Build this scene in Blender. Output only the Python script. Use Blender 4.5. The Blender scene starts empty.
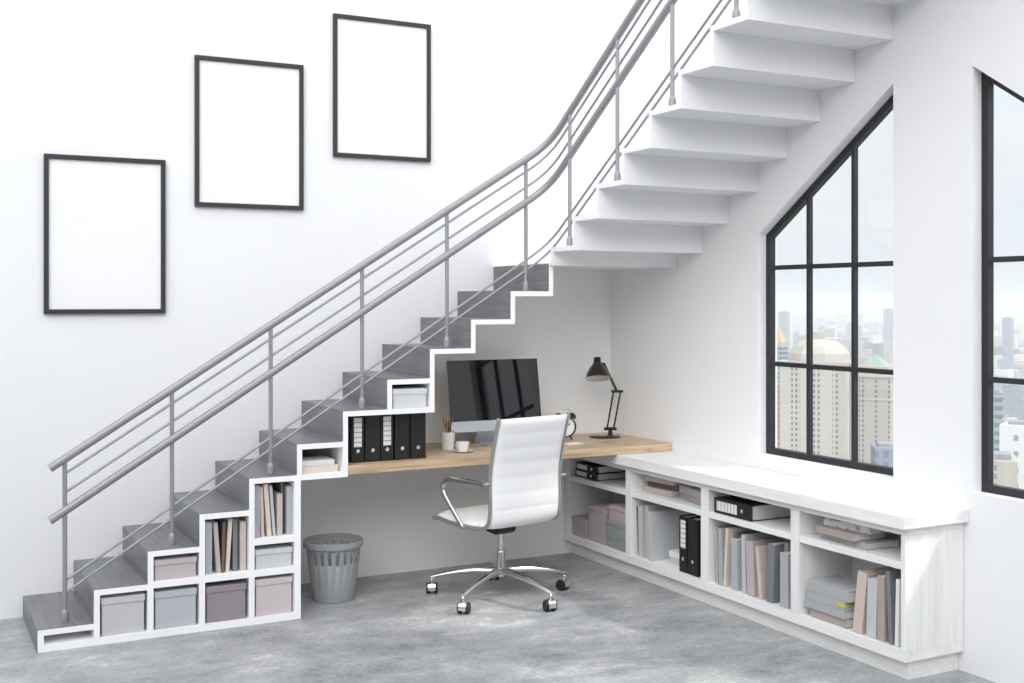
import bpy, bmesh, math, random
from mathutils import Vector, Matrix, Euler
random.seed(7)
D = bpy.data
COL = bpy.context.scene.collection
PI = math.pi
SC = bpy.context.scene

# ------------------------------------------------------------------ materials
def lin(c):
    return tuple((v / 12.92 if v <= .04045 else ((v + .055) / 1.055) ** 2.4) for v in c)

def rgb(r, g, b):
    return lin((r / 255, g / 255, b / 255))

_m = {}
def mat(name, c, rough=.5, metal=0., amt=0., scale=(8, 8, 8), spec=.5, bump=0., coat=0.):
    """Principled material with an optional soft procedural variation of tone."""
    if name in _m:
        return _m[name]
    m = D.materials.new(name); m.use_nodes = True
    nt = m.node_tree; b = nt.nodes['Principled BSDF']
    b.inputs['Base Color'].default_value = (*c, 1)
    b.inputs['Roughness'].default_value = rough
    b.inputs['Metallic'].default_value = metal
    b.inputs['Specular IOR Level'].default_value = spec
    b.inputs['Coat Weight'].default_value = coat
    if amt or bump:
        tc = nt.nodes.new('ShaderNodeTexCoord'); mp = nt.nodes.new('ShaderNodeMapping')
        mp.inputs['Scale'].default_value = scale
        nz = nt.nodes.new('ShaderNodeTexNoise'); nz.inputs['Scale'].default_value = 1; nz.inputs['Detail'].default_value = 5
        nt.links.new(tc.outputs['Object'], mp.inputs['Vector']); nt.links.new(mp.outputs[0], nz.inputs['Vector'])
        if amt:
            rp = nt.nodes.new('ShaderNodeValToRGB')
            rp.color_ramp.elements[0].position = .3; rp.color_ramp.elements[1].position = .7
            rp.color_ramp.elements[0].color = (*[max(0, v * (1 - amt)) for v in c], 1)
            rp.color_ramp.elements[1].color = (*[min(1, v * (1 + amt)) for v in c], 1)
            nt.links.new(nz.outputs['Fac'], rp.inputs['Fac']); nt.links.new(rp.outputs[0], b.inputs['Base Color'])
        if bump:
            bp = nt.nodes.new('ShaderNodeBump'); bp.inputs['Strength'].default_value = bump; bp.inputs['Distance'].default_value = .002
            nt.links.new(nz.outputs['Fac'], bp.inputs['Height']); nt.links.new(bp.outputs[0], b.inputs['Normal'])
    _m[name] = m
    return m

def floor_mat():
    m = D.materials.new('polished_concrete'); m.use_nodes = True
    nt = m.node_tree; b = nt.nodes['Principled BSDF']; L = nt.links.new
    tc = nt.nodes.new('ShaderNodeTexCoord')
    def noise(scale, sx, sy, det, dist=0):
        mp = nt.nodes.new('ShaderNodeMapping'); mp.inputs['Scale'].default_value = (sx, sy, 1)
        n = nt.nodes.new('ShaderNodeTexNoise'); n.inputs['Scale'].default_value = scale
        n.inputs['Detail'].default_value = det; n.inputs['Roughness'].default_value = .6; n.inputs['Distortion'].default_value = dist
        L(tc.outputs['Object'], mp.inputs['Vector']); L(mp.outputs[0], n.inputs['Vector'])
        return n
    a, c, f = noise(1.9, 1, 1.35, 10, .5), noise(7, 1, 1.5, 12, .25), noise(38, 1, 1.5, 8)
    mx = nt.nodes.new('ShaderNodeMix'); mx.inputs['Factor'].default_value = .42
    L(a.outputs['Fac'], mx.inputs['A']); L(c.outputs['Fac'], mx.inputs['B'])
    mx2 = nt.nodes.new('ShaderNodeMix'); mx2.inputs['Factor'].default_value = .28
    L(mx.outputs['Result'], mx2.inputs['A']); L(f.outputs['Fac'], mx2.inputs['B'])
    rp = nt.nodes.new('ShaderNodeValToRGB'); e = rp.color_ramp.elements
    e[0].position = .36; e[0].color = (*rgb(112, 115, 118), 1)
    e[1].position = .64; e[1].color = (*rgb(208, 207, 204), 1)
    k = e.new(.46); k.color = (*rgb(148, 150, 153), 1)
    k = e.new(.55); k.color = (*rgb(171, 172, 172), 1)
    L(mx2.outputs['Result'], rp.inputs['Fac']); L(rp.outputs[0], b.inputs['Base Color'])
    rr = nt.nodes.new('ShaderNodeMapRange'); rr.inputs['To Min'].default_value = .3; rr.inputs['To Max'].default_value = .55
    L(c.outputs['Fac'], rr.inputs['Value']); L(rr.outputs[0], b.inputs['Roughness'])
    b.inputs['Specular IOR Level'].default_value = .35
    return m

def wood_mat(name, cols, along, rings=3.2, rough=.5, knots=True, fine=60):
    """Planked wood, grain running along the given axis (0 x, 1 y, 2 z)."""
    m = D.materials.new(name); m.use_nodes = True
    nt = m.node_tree; b = nt.nodes['Principled BSDF']; L = nt.links.new
    tc = nt.nodes.new('ShaderNodeTexCoord')
    def noise(long, cross, det, dist):
        s = [cross] * 3; s[along] = long
        mp = nt.nodes.new('ShaderNodeMapping'); mp.inputs['Scale'].default_value = s
        n = nt.nodes.new('ShaderNodeTexNoise'); n.inputs['Scale'].default_value = 1
        n.inputs['Detail'].default_value = det; n.inputs['Distortion'].default_value = dist
        L(tc.outputs['Object'], mp.inputs['Vector']); L(mp.outputs[0], n.inputs['Vector'])
        return n
    a = noise(.9, rings * 4, 4, 1.2); f = noise(4, fine, 6, .2)
    mx = nt.nodes.new('ShaderNodeMix'); mx.inputs['Factor'].default_value = .45
    L(a.outputs['Fac'], mx.inputs['A']); L(f.outputs['Fac'], mx.inputs['B'])
    rp = nt.nodes.new('ShaderNodeValToRGB'); e = rp.color_ramp.elements
    e[0].position = .34; e[0].color = (*cols[0], 1)
    e[1].position = .66; e[1].color = (*cols[2], 1)
    k = e.new(.5); k.color = (*cols[1], 1)
    L(mx.outputs['Result'], rp.inputs['Fac'])
    out = rp.outputs[0]
    if knots:
        v = nt.nodes.new('ShaderNodeTexVoronoi')
        s = [9] * 3; s[along] = 3.2
        mp = nt.nodes.new('ShaderNodeMapping'); mp.inputs['Scale'].default_value = s
        L(tc.outputs['Object'], mp.inputs['Vector']); L(mp.outputs[0], v.inputs['Vector']); v.inputs['Scale'].default_value = 1
        kr = nt.nodes.new('ShaderNodeValToRGB'); kr.color_ramp.elements[0].position = .04; kr.color_ramp.elements[0].color = (.45, .33, .24, 1)
        kr.color_ramp.elements[1].position = .2; kr.color_ramp.elements[1].color = (1, 1, 1, 1)
        L(v.outputs['Distance'], kr.inputs['Fac'])
        mm = nt.nodes.new('ShaderNodeMix'); mm.data_type = 'RGBA'; mm.blend_type = 'MULTIPLY'; mm.inputs[0].default_value = .75
        L(out, mm.inputs[6]); L(kr.outputs[0], mm.inputs[7]); out = mm.outputs[2]
    L(out, b.inputs['Base Color']); b.inputs['Roughness'].default_value = rough
    return m

def facade_mat(name, wall, glass, sx, sz, fx=.45, fz=.5, rough=.8, bay=None):
    """Building facade: a regular grid of windows (pattern stays inside the material)."""
    m = D.materials.new(name); m.use_nodes = True
    nt = m.node_tree; b = nt.nodes['Principled BSDF']; L = nt.links.new
    tc = nt.nodes.new('ShaderNodeTexCoord'); sp = nt.nodes.new('ShaderNodeSeparateXYZ')
    L(tc.outputs['Object'], sp.inputs[0])
    def math_(op, x, y=None):
        n = nt.nodes.new('ShaderNodeMath'); n.operation = op
        for i, v in enumerate((x, y)):
            if v is None: continue
            if isinstance(v, (int, float)): n.inputs[i].default_value = v
            else: L(v, n.inputs[i])
        return n.outputs[0]
    h = math_('ADD', sp.outputs[0], sp.outputs[1])
    u = math_('FRACT', math_('MULTIPLY', h, 1 / sx)); w = math_('FRACT', math_('MULTIPLY', sp.outputs[2], 1 / sz))
    win = math_('MULTIPLY', math_('LESS_THAN', u, fx), math_('LESS_THAN', w, fz))
    if bay: win = math_('MULTIPLY', win, math_('LESS_THAN', math_('FRACT', math_('MULTIPLY', h, 1 / bay)), .45))
    geo = nt.nodes.new('ShaderNodeNewGeometry'); gs = nt.nodes.new('ShaderNodeSeparateXYZ'); L(geo.outputs['Normal'], gs.inputs[0])
    win = math_('MULTIPLY', win, math_('LESS_THAN', math_('ABSOLUTE', gs.outputs[2]), .5))
    mx = nt.nodes.new('ShaderNodeMix'); mx.data_type = 'RGBA'
    L(win, mx.inputs[0]); mx.inputs[6].default_value = (*wall, 1); mx.inputs[7].default_value = (*glass, 1)
    L(mx.outputs[2], b.inputs['Base Color']); b.inputs['Roughness'].default_value = rough
    b.inputs['Specular IOR Level'].default_value = .2
    return m

WALL = mat('white_wall_paint', (.855, .857, .862), .75, amt=.012, scale=(1.3, 1.3, 1.3), spec=.2)
WHITE = mat('white_lacquer', (.95, .95, .95), .45, amt=.01, scale=(3, 3, 3), spec=.4)
STEPWHITE = mat('white_stair_paint', (.83, .83, .85), .5, amt=.01, scale=(3, 3, 3), spec=.35)
WASHED = wood_mat('whitewashed_wood', (rgb(226, 226, 224), rgb(236, 236, 235), rgb(242, 242, 241)), 1, 5, .5, False, 90)
WASHED_V = wood_mat('whitewashed_wood_upright', (rgb(225, 225, 223), rgb(236, 236, 235), rgb(242, 242, 241)), 2, 5, .5, False, 90)
TREAD = wood_mat('grey_stained_wood', (rgb(102, 103, 105), rgb(115, 116, 118), rgb(128, 129, 131)), 1, 5, .42, False, 90)
OAK = wood_mat('light_oak', (rgb(160, 132, 100), rgb(204, 180, 148), rgb(228, 209, 182)), 0, 3.4, .45, True, 70)
FLOOR = floor_mat()
STEEL = mat('brushed_grey_steel', (.33, .33, .34), .5, .35)
CHROME = mat('polished_chrome', (.72, .72, .73), .16, 1.)
ALU = mat('satin_aluminium', (.62, .64, .68), .32, .85)
RAILSIDE = mat('grey_metal_chair_frame', (.42, .42, .42), .4, .6)
BLACKF = mat('black_frame_paint', rgb(52, 52, 53), .5, amt=.03, scale=(20, 20, 20))
WINF = mat('charcoal_window_steel', rgb(36, 37, 40), .5, amt=.03, scale=(10, 10, 10))
PAPER = mat('white_paper', (.88, .88, .88), .8, amt=.01, scale=(5, 5, 5), spec=.1)
BINDER = mat('black_binder_board', (.012, .012, .013), .5, amt=.2, scale=(60, 60, 60))
LABEL = None
PLASTIC = mat('grey_plastic', rgb(154, 156, 159), .5, amt=.02, scale=(12, 12, 12))
LAMPB = mat('black_gloss_enamel', (.012, .012, .013), .18, amt=.1, scale=(12, 12, 12), coat=.3)
LAMPIN = mat('white_enamel', (.75, .75, .74), .4)
BLACKP = mat('black_plastic', (.012, .012, .012), .4, amt=.1, scale=(30, 30, 30))
LEATHER = mat('white_leather', (.91, .91, .91), .42, spec=.4, bump=.05, amt=.01, scale=(160, 160, 160))
PORC = mat('white_porcelain', (.86, .86, .85), .15, coat=.4)
SCREEN = mat('black_screen_glass', (.006, .006, .007), .03, spec=.75)
RIMBLK = mat('black_clock_metal', (.03, .03, .032), .3, .6)

# label paper with ruled print lines (for binder spines)
def label_mat():
    m = D.materials.new('ruled_label_paper'); m.use_nodes = True
    nt = m.node_tree; b = nt.nodes['Principled BSDF']; L = nt.links.new
    tc = nt.nodes.new('ShaderNodeTexCoord'); sp = nt.nodes.new('ShaderNodeSeparateXYZ'); L(tc.outputs['Object'], sp.inputs[0])
    a = nt.nodes.new('ShaderNodeMath'); a.operation = 'MULTIPLY'; a.inputs[1].default_value = 38; L(sp.outputs[2], a.inputs[0])
    f = nt.nodes.new('ShaderNodeMath'); f.operation = 'FRACT'; L(a.outputs[0], f.inputs[0])
    g = nt.nodes.new('ShaderNodeMath'); g.operation = 'LESS_THAN'; g.inputs[1].default_value = .16; L(f.outputs[0], g.inputs[0])
    mx = nt.nodes.new('ShaderNodeMix'); mx.data_type = 'RGBA'; L(g.outputs[0], mx.inputs[0])
    mx.inputs[6].default_value = (.78, .78, .78, 1); mx.inputs[7].default_value = (.22, .22, .23, 1)
    L(mx.outputs[2], b.inputs['Base Color']); b.inputs['Roughness'].default_value = .6
    return m
LABEL = label_mat()

def glass_mat():
    m = D.materials.new('clear_window_glass'); m.use_nodes = True
    nt = m.node_tree; L = nt.links.new
    nt.nodes.remove(nt.nodes['Principled BSDF'])
    t = nt.nodes.new('ShaderNodeBsdfTransparent'); t.inputs[0].default_value = (.97, .98, .985, 1)
    g = nt.nodes.new('ShaderNodeBsdfGlossy'); g.inputs['Roughness'].default_value = .02
    lw = nt.nodes.new('ShaderNodeLayerWeight'); lw.inputs['Blend'].default_value = .5
    pw = nt.nodes.new('ShaderNodeMath'); pw.operation = 'POWER'; pw.inputs[1].default_value = 5; L(lw.outputs['Facing'], pw.inputs[0])
    fr = nt.nodes.new('ShaderNodeMath'); fr.operation = 'MULTIPLY_ADD'; fr.inputs[1].default_value = .9; fr.inputs[2].default_value = .03; L(pw.outputs[0], fr.inputs[0])
    mx = nt.nodes.new('ShaderNodeMixShader'); L(fr.outputs[0], mx.inputs[0]); L(t.outputs[0], mx.inputs[1]); L(g.outputs[0], mx.inputs[2])
    L(mx.outputs[0], nt.nodes['Material Output'].inputs['Surface'])
    return m
GLASS = glass_mat()

# ------------------------------------------------------------------ mesh helpers
class MB:
    def __init__(self):
        self.b = bmesh.new()
    def _add(self, vs, fs):
        v = [self.b.verts.new(p) for p in vs]
        for f in fs:
            try: self.b.faces.new([v[i] for i in f])
            except ValueError: pass
        return self
    def box(self, x0, x1, y0, y1, z0, z1, M=None):
        vs = [Vector((x, y, z)) for x in (x0, x1) for y in (y0, y1) for z in (z0, z1)]
        if M is not None: vs = [M @ v for v in vs]
        return self._add(vs, [(0, 1, 3, 2), (4, 6, 7, 5), (0, 4, 5, 1), (2, 3, 7, 6), (0, 2, 6, 4), (1, 5, 7, 3)])
    def prism(self, pts, axis, a, b):
        """polygon pts (2-D) extruded along axis between a and b. axis y: pts are (x,z); axis x: pts are (y,z); axis z: (x,y)."""
        def P(p, t):
            return (p[0], t, p[1]) if axis == 'y' else ((t, p[0], p[1]) if axis == 'x' else (p[0], p[1], t))
        n = len(pts)
        vs = [P(p, a) for p in pts] + [P(p, b) for p in pts]
        return self._add(vs, [tuple(range(n))[::-1], tuple(range(n, 2 * n))] + [(i, (i + 1) % n, n + (i + 1) % n, n + i) for i in range(n)])
    def tube(self, path, r, n=10, caps=True, flat=None):
        """round (or flattened) tube along a path; r may be a list."""
        path = [Vector(p) for p in path]; rings = []
        up0 = None
        for i, p in enumerate(path):
            t = (path[min(i + 1, len(path) - 1)] - path[max(i - 1, 0)]).normalized()
            if up0 is None:
                up0 = Vector((0, 0, 1)) if abs(t.z) < .9 else Vector((1, 0, 0))
            s = t.cross(up0).normalized(); u = s.cross(t).normalized(); up0 = u
            rr = r[i] if isinstance(r, (list, tuple)) else r
            fa, fb = flat or (1, 1)
            rings.append([self.b.verts.new(p + s * rr * fa * math.cos(2 * PI * k / n) + u * rr * fb * math.sin(2 * PI * k / n)) for k in range(n)])
        for A, B in zip(rings, rings[1:]):
            for k in range(n):
                self.b.faces.new((A[k], A[(k + 1) % n], B[(k + 1) % n], B[k]))
        if caps:
            self.b.faces.new(rings[0][::-1]); self.b.faces.new(rings[-1])
        return self
    def lathe(self, prof, n=32, M=None, closed=False):
        """profile [(r,z)] turned about z; r=0 ends close to a point."""
        rings = []
        for r, z in prof:
            if r < 1e-6:
                v = Vector((0, 0, z)); rings.append([self.b.verts.new(M @ v if M is not None else v)])
            else:
                rr = []
                for k in range(n):
                    v = Vector((r * math.cos(2 * PI * k / n), r * math.sin(2 * PI * k / n), z))
                    rr.append(self.b.verts.new(M @ v if M is not None else v))
                rings.append(rr)
        seq = list(zip(rings, rings[1:])) + ([(rings[-1], rings[0])] if closed else [])
        for A, B in seq:
            for k in range(n):
                k2 = (k + 1) % n
                if len(A) == 1 and len(B) == 1: continue
                if len(A) == 1: self.b.faces.new((A[0], B[k], B[k2]))
                elif len(B) == 1: self.b.faces.new((A[k], A[k2], B[0]))
                else: self.b.faces.new((A[k], A[k2], B[k2], B[k]))
        return self
    def build(self, name, m, parent=None, bevel=0, smooth=False, world=False, auto=False):
        me = D.meshes.new(name)
        bmesh.ops.recalc_face_normals(self.b, faces=self.b.faces[:])
        self.b.to_mesh(me); self.b.free()
        me.materials.append(m)
        if smooth:
            for p in me.polygons: p.use_smooth = True
        o = D.objects.new(name, me); COL.objects.link(o)
        if parent is not None:
            o.parent = parent
            if world: o.matrix_parent_inverse = parent.matrix_basis.inverted()
        if bevel:
            bv = o.modifiers.new('edge', 'BEVEL'); bv.width = bevel; bv.segments = 2; bv.limit_method = 'ANGLE'; bv.angle_limit = math.radians(40)
        if smooth and auto:
            me.set_sharp_from_angle(angle=math.radians(38))
        return o

def tag(o, label=None, cat=None, group=None, kind=None):
    for k, v in (('label', label), ('category', cat), ('group', group), ('kind', kind)):
        if v: o[k] = v
    return o

def thing(name, label, cat, loc=(0, 0, 0), rot=0, group=None):
    o = D.objects.new(name, None); COL.objects.link(o); o.empty_display_size = .05
    o.location = loc
    if isinstance(rot, Matrix): o.rotation_euler = rot.to_euler()
    elif isinstance(rot, (tuple, list)): o.rotation_euler = rot
    else: o.rotation_euler = (0, 0, rot)
    return tag(o, label, cat, group)

def copy_tree(o, parent=None):
    c = o.copy(); COL.objects.link(c)
    if parent is not None: c.parent = parent
    for ch in list(o.children): copy_tree(ch, c)
    return c

def struct(name, mb, m, parent=None, bevel=0, label=None):
    o = mb.build(name, m, parent, bevel, world=True)
    if parent is None: tag(o, label, None, None, 'structure')
    return o

# ------------------------------------------------------------------ camera (two-point view, level, lens shifted)
EYE = Vector((-4.0971, -6.4140, 1.62))
FWD = Vector((.46509, .88527, 0)); RGT = Vector((.88527, -.46509, 0))
cam = D.objects.new('camera', D.cameras.new('camera')); COL.objects.link(cam)
cam.location = EYE
cam.rotation_euler = FWD.to_track_quat('-Z', 'Y').to_euler()
cam.data.sensor_width = 36; cam.data.lens = 36 * 1160 / 1024
cam.data.shift_y = -(341.5 - 300) / 1024
cam.data.clip_end = 80000; cam.data.clip_start = .05
SC.camera = cam

# ------------------------------------------------------------------ room shell
WH = 8.0           # a double-height loft
WT = .135
struct('floor', MB().box(-9, WT, -10, WT, -.25, 0), FLOOR, label='mottled blue grey polished concrete floor')
struct('wall_back', MB().box(-9, 0, 0, WT, 0, WH), WALL, label='plain white wall behind the staircase')

BLOCKER = mat('dark_light_blocker', (.26, .26, .265), .8, amt=.05, scale=(1, 1, 1), spec=.2)  # dark grey for two unseen walls added to cut the low frontal light
struct('wall_front_blocker', MB().box(-9, WT, -10.2, -10, 0, 4.2), BLOCKER, label='unseen grey wall added facing the staircase to cut low light')
struct('wall_left_blocker', MB().box(-9.2, -9, -10.2, WT, 0, 4.2), BLOCKER, label='unseen grey wall added on the side away from the windows to cut low light')

W1 = (-1.476, -2.445); W2 = (-2.898, -3.867)          # y ranges of the two openings
SILL = .787; ZL, ZH = 1.972, 2.633                     # short side and tall side of the raked openings
mb = MB()
mb.prism([(WT, 0), (WT, WH), (W1[0], WH), (W1[0], 0)], 'x', 0, WT)
mb.prism([(W1[0], 0), (W1[0], SILL), (W1[1], SILL), (W1[1], 0)], 'x', 0, WT)
mb.prism([(W1[0], ZL), (W1[0], WH), (W1[1], WH), (W1[1], ZH)], 'x', 0, WT)
mb.prism([(W1[1], 0), (W1[1], WH), (W2[0], WH), (W2[0], 0)], 'x', 0, WT)
mb.prism([(W2[0], 0), (W2[0], SILL), (W2[1], SILL), (W2[1], 0)], 'x', 0, WT)
mb.prism([(W2[0], ZH), (W2[0], WH), (W2[1], WH), (W2[1], ZL)], 'x', 0, WT)
mb.prism([(W2[1], 0), (W2[1], WH), (-10, WH), (-10, 0)], 'x', 0, WT)
bmesh.ops.remove_doubles(mb.b, verts=mb.b.verts[:], dist=1e-5)
struct('wall_right', mb, WALL, label='white wall with two raked windows')

def window(name, ya, yb, za, zb, label):
    """raked steel window filling the opening from ya (left) to yb; za, zb its heights at those ends."""
    root = thing(name, label, None, (.06, ya, SILL)); root['kind'] = 'structure'
    x0, x1 = .056, .092; t = .034
    L = abs(yb - ya); s = (zb - za) / L                       # slope along +q, q = distance from ya
    Y = lambda q: ya - q
    top = lambda q: za + s * q
    k = t * math.sqrt(1 + s * s)
    out = [(Y(0), SILL), (Y(L), SILL), (Y(L), top(L)), (Y(0), top(0))]
    inn = [(Y(t), SILL + t), (Y(L - t), SILL + t), (Y(L - t), top(L - t) - k), (Y(t), top(t) - k)]
    mb = MB(); vs = []
    for x in (x0, x1):
        vs += [(x, p[0], p[1]) for p in out] + [(x, p[0], p[1]) for p in inn]
    fs = []
    for i in range(4):
        j = (i + 1) % 4
        fs += [(i, j, 4 + j, 4 + i), (8 + i, 12 + i, 12 + j, 8 + j), (i, 8 + i, 8 + j, j), (4 + i, 4 + j, 12 + j, 12 + i)]
    mb._add(vs, fs); struct('window_frame', mb, WINF, root)
    w = .018
    qs = [.325, .647] if ya == W1[0] else [L - .647, L - .325]
    for q in qs:
        m_ = MB().prism([(Y(q - w / 2), SILL + t), (Y(q + w / 2), SILL + t), (Y(q + w / 2), top(q + w / 2) - k), (Y(q - w / 2), top(q - w / 2) - k)], 'x', x0 + .002, x1 - .006)
        struct('mullion', m_, WINF, root)
    for z in (1.276, 1.794):
        struct('glazing_bar', MB().box(x0 + .001, x1 - .004, Y(L - t), Y(t), z - .0118, z + .0118), WINF, root)
    g = [(Y(t), SILL + t), (Y(L - t), SILL + t), (Y(L - t), top(L - t) - k), (Y(t), top(t) - k)]
    struct('glass_pane', MB().prism(g, 'x', .074, .078), GLASS, root)
    return root
window('window_1', W1[0], W1[1], ZL, ZH, 'raked black steel window beside the stairs')
window('window_2', W2[0], W2[1], ZH, ZL, 'raked black steel window nearest the camera')

# ------------------------------------------------------------------ staircase
TX = lambda k: -3.553 + .2450 * k          # riser positions of the lower flight
TZ = lambda k: .107 + .1566 * k            # tread tops
YF = -.692; TH = .027; VEN = .004
st = thing('staircase', 'white quarter turn staircase with grey stained treads and built-in storage', 'staircase', (-2.3, -.35, 0))
NL = 11                                     # treads of the lower flight; the next level is the landing
pts = []
for k in range(NL + 1):                     # outer (upper) line, climbing
    z0 = 0 if k == 0 else TZ(k - 1) - VEN
    pts += [(TX(k) + VEN, z0 if k == 0 else z0), (TX(k) + VEN, TZ(k) - VEN)]
under = []
for k in range(NL, -1, -1):
    under += [(TX(k) + VEN + TH, TZ(k) - VEN - TH if k < NL else TZ(k) - VEN)]
    under += [(TX(k) + VEN + TH, (TZ(k - 1) - VEN - TH) if k > 0 else 0)]
poly = pts + under
MB().prism(poly, 'y', YF, -.001).build('zigzag_frame', WHITE, st, world=True)
for k in range(NL + 1):
    z0 = 0 if k == 0 else TZ(k - 1)
    if k < NL:
        MB().box(TX(k), TX(k + 1), YF + .001, -.001, TZ(k) - VEN, TZ(k)).build('tread', TREAD, st, world=True)
    MB().box(TX(k), TX(k) + VEN, YF + .001, -.001, z0, TZ(k) - VEN).build('riser', TREAD, st, world=True)
def panel(name, x0, x1, z0, z1):
    return MB().box(x0, x1, YF, -.001, z0, z1).build(name, WHITE, st, world=True)
R = lambda k: TX(k) + VEN + TH              # inner face of riser k
XS = -2.338                                 # side panel closing the storage under the stairs
panel('bottom_board', R(0), XS + .0005, 0, .033)
for k in (2, 3, 4):
    panel('divider', TX(k) + VEN - .0005, R(k), .033, TZ(k - 1) - VEN - TH)
panel('side_panel', XS, XS + .0335, 0, TZ(4) - VEN - TH)
panel('divider', TX(1) + VEN, R(1), .033, TZ(0) - VEN - TH)
for k, z in ((2, .237), (3, .237), (4, .237), (4, .394)):
    panel('shelf', R(k), XS + .0004 if k == 4 else TX(k + 1) + VEN - .0006, z, z + .032)
# hanging boxes of steps six and eight
panel('bottom_board', R(5) - .0005, TX(6) + VEN - .0005, TZ(4) - VEN - TH, TZ(4) - VEN)
panel('side_panel', TX(6) + VEN - .0005, R(6), TZ(4) - VEN - TH, TZ(5) - VEN - TH)
panel('bottom_board', R(7) - .0005, TX(8) + VEN - .0005, TZ(6) - VEN - TH, TZ(6) - VEN)
panel('side_panel', TX(8) + VEN - .0005, R(8), TZ(6) - VEN - TH, TZ(7) - VEN - TH)
# landing and the upper flight, turning towards the windows
UX = -.856
UY = lambda j: -.738 - .2437 * j            # riser faces of the upper flight
UZ = lambda j: 1.815 if j == 0 else 1.892 + .1573 * (j - 1)     # undersides
MB().box(UX, -.001, UY(0), -.001, UZ(0), UZ(0) + .016).build('landing', STEPWHITE, st, world=True)
NU = 12
for j in range(NU):
    a, b, c = UZ(j), UZ(j + 1), UY(j)
    lo = a + .0162 if j == 0 else a
    e_ = UY(j + 1) + .0262
    prof = [(c, lo), (c, b), (e_, b), (e_, b + .026), (c + .026, b + .026), (c + .026, lo)]
    MB().prism(prof, 'x', UX, -.001).build('upper_step', STEPWHITE, st, world=True)

# ------------------------------------------------------------------ stair railing
rl = thing('stair_railing', 'grey steel railing climbing along the open side of the staircase', 'railing', (-3.43, -.6, TZ(0)))
RY, RX = -.60, -.80
def rail_path(z0, s0, s1, fillet):
    """s is the run along the railing; the corner lies at s = RX + 3.43."""
    sc = RX + 3.43; P = []
    def zz(s): return z0 + .6275 * min(s, sc) + .658 * max(0, s - sc)
    def at(s):
        return Vector((-3.43 + s, RY, zz(s))) if s <= sc else Vector((RX, RY - (s - sc), zz(s)))
    P.append(at(s0))
    if s1 <= sc - fillet:
        P.append(at(s1)); return P
    n = 12
    A, B, Cn = at(sc - fillet), at(sc + fillet), at(sc)
    for i in range(n + 1):
        t = i / n
        P.append(A * (1 - t) ** 2 + Cn * 2 * t * (1 - t) + B * t * t)
    P.append(at(s1))
    return P
S_END = 4.9
MB().tube(rail_path(.867, -.058, S_END, .13), .0200, 14).build('handrail', STEEL, rl, smooth=True, world=True, auto=True)
MB().tube(rail_path(.622, -.058, S_END, .13), .0200, 14).build('handrail', STEEL, rl, smooth=True, world=True, auto=True)
for z0 in (.797, .708):
    MB().tube(rail_path(z0, 0, S_END, .13), .0068, 8).build('thin_rail', STEEL, rl, smooth=True, world=True, auto=True)
for z0 in (.292, .234):
    MB().tube(rail_path(z0, 0, S_END, .13), .0068, 8).build('thin_rail', STEEL, rl, smooth=True, world=True, auto=True)
def post(x, y, zb, s):
    zb += .0008
    sc = RX + 3.43
    zt = .867 + .6275 * min(s, sc) + .658 * max(0, s - sc)
    p = MB().tube([(x, y, zb + .004), (x, y, zt - .01)], .0108, 12).build('post', STEEL, rl, smooth=True, world=True, auto=True)
    f = MB().lathe([(0, zb), (.0185, zb), (.0185, zb + .034), (.0165, zb + .046), (.0108, zb + .056), (0, zb + .056)], 16, Matrix.Translation((x, y, 0)))
    f = f.build('post_foot', STEEL, p, smooth=True, auto=True); f.matrix_parent_inverse = rl.matrix_basis.inverted() @ Matrix.Identity(4)
    f.matrix_parent_inverse = p.matrix_parent_inverse.inverted() @ rl.matrix_basis.inverted()
for k in range(6):
    x = -3.421 + .4935 * k
    post(x, RY, TZ(2 * k), x + 3.43)
for k in range(4):
    y = -.832 - .4870 * k
    post(RX, y, UZ(2 * k + 1) + .026, RX + 3.43 + (RY - y))

# ------------------------------------------------------------------ desk top, low bookcase, bench top
tag(MB().box(R(6) + .002, -.002, -.69, -.002, .7135, .759).build('desktop', OAK, None, bevel=.002),
    'light oak desk top running under the stairs to the window wall', 'desk')
bench = MB().box(-.392, -.002, -2.881, -.002, .657, .7125).build('bench_top', WASHED, None, bevel=.002)
tag(bench, 'thick whitewashed bench top lying along the low bookcase under the windows', 'worktop')
bk = thing('low_bookcase', 'long low whitewashed bookcase of four bays under the windows', 'bookcase', (-.18, -1.42, 0))
BX = -.353; BE = -2.853
B = lambda n, m, *a: MB().box(*a).build(n, m, bk, bevel=.0012, world=True)
B('plinth', WASHED, -.302, -.003, BE + .030, -.002, 0, .0875)
B('bottom_board', WASHED, BX, -.003, BE, -.002, .088, .135)
B('top_board', WASHED, BX, -.003, BE, -.002, .625, .6565)
B('back_panel', WASHED, -.018, -.003, BE + .023, -.075, .1355, .6245)
divs = [(-.002, -.075), (-.715, -.775), (-1.437, -1.503), (-2.14, -2.2), (BE + .023, BE)]
for i, (a, b) in enumerate(divs):
    B('end_panel' if i in (0, 4) else 'divider', WASHED_V, BX, -.003 if i in (0, 4) else -.0185, b, a, .1355, .6245)
for i in range(4):
    B('shelf', WASHED, BX + .004, -.0185, divs[i + 1][0] + .0004, divs[i][1] - .0004, .4765, .508)

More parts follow.
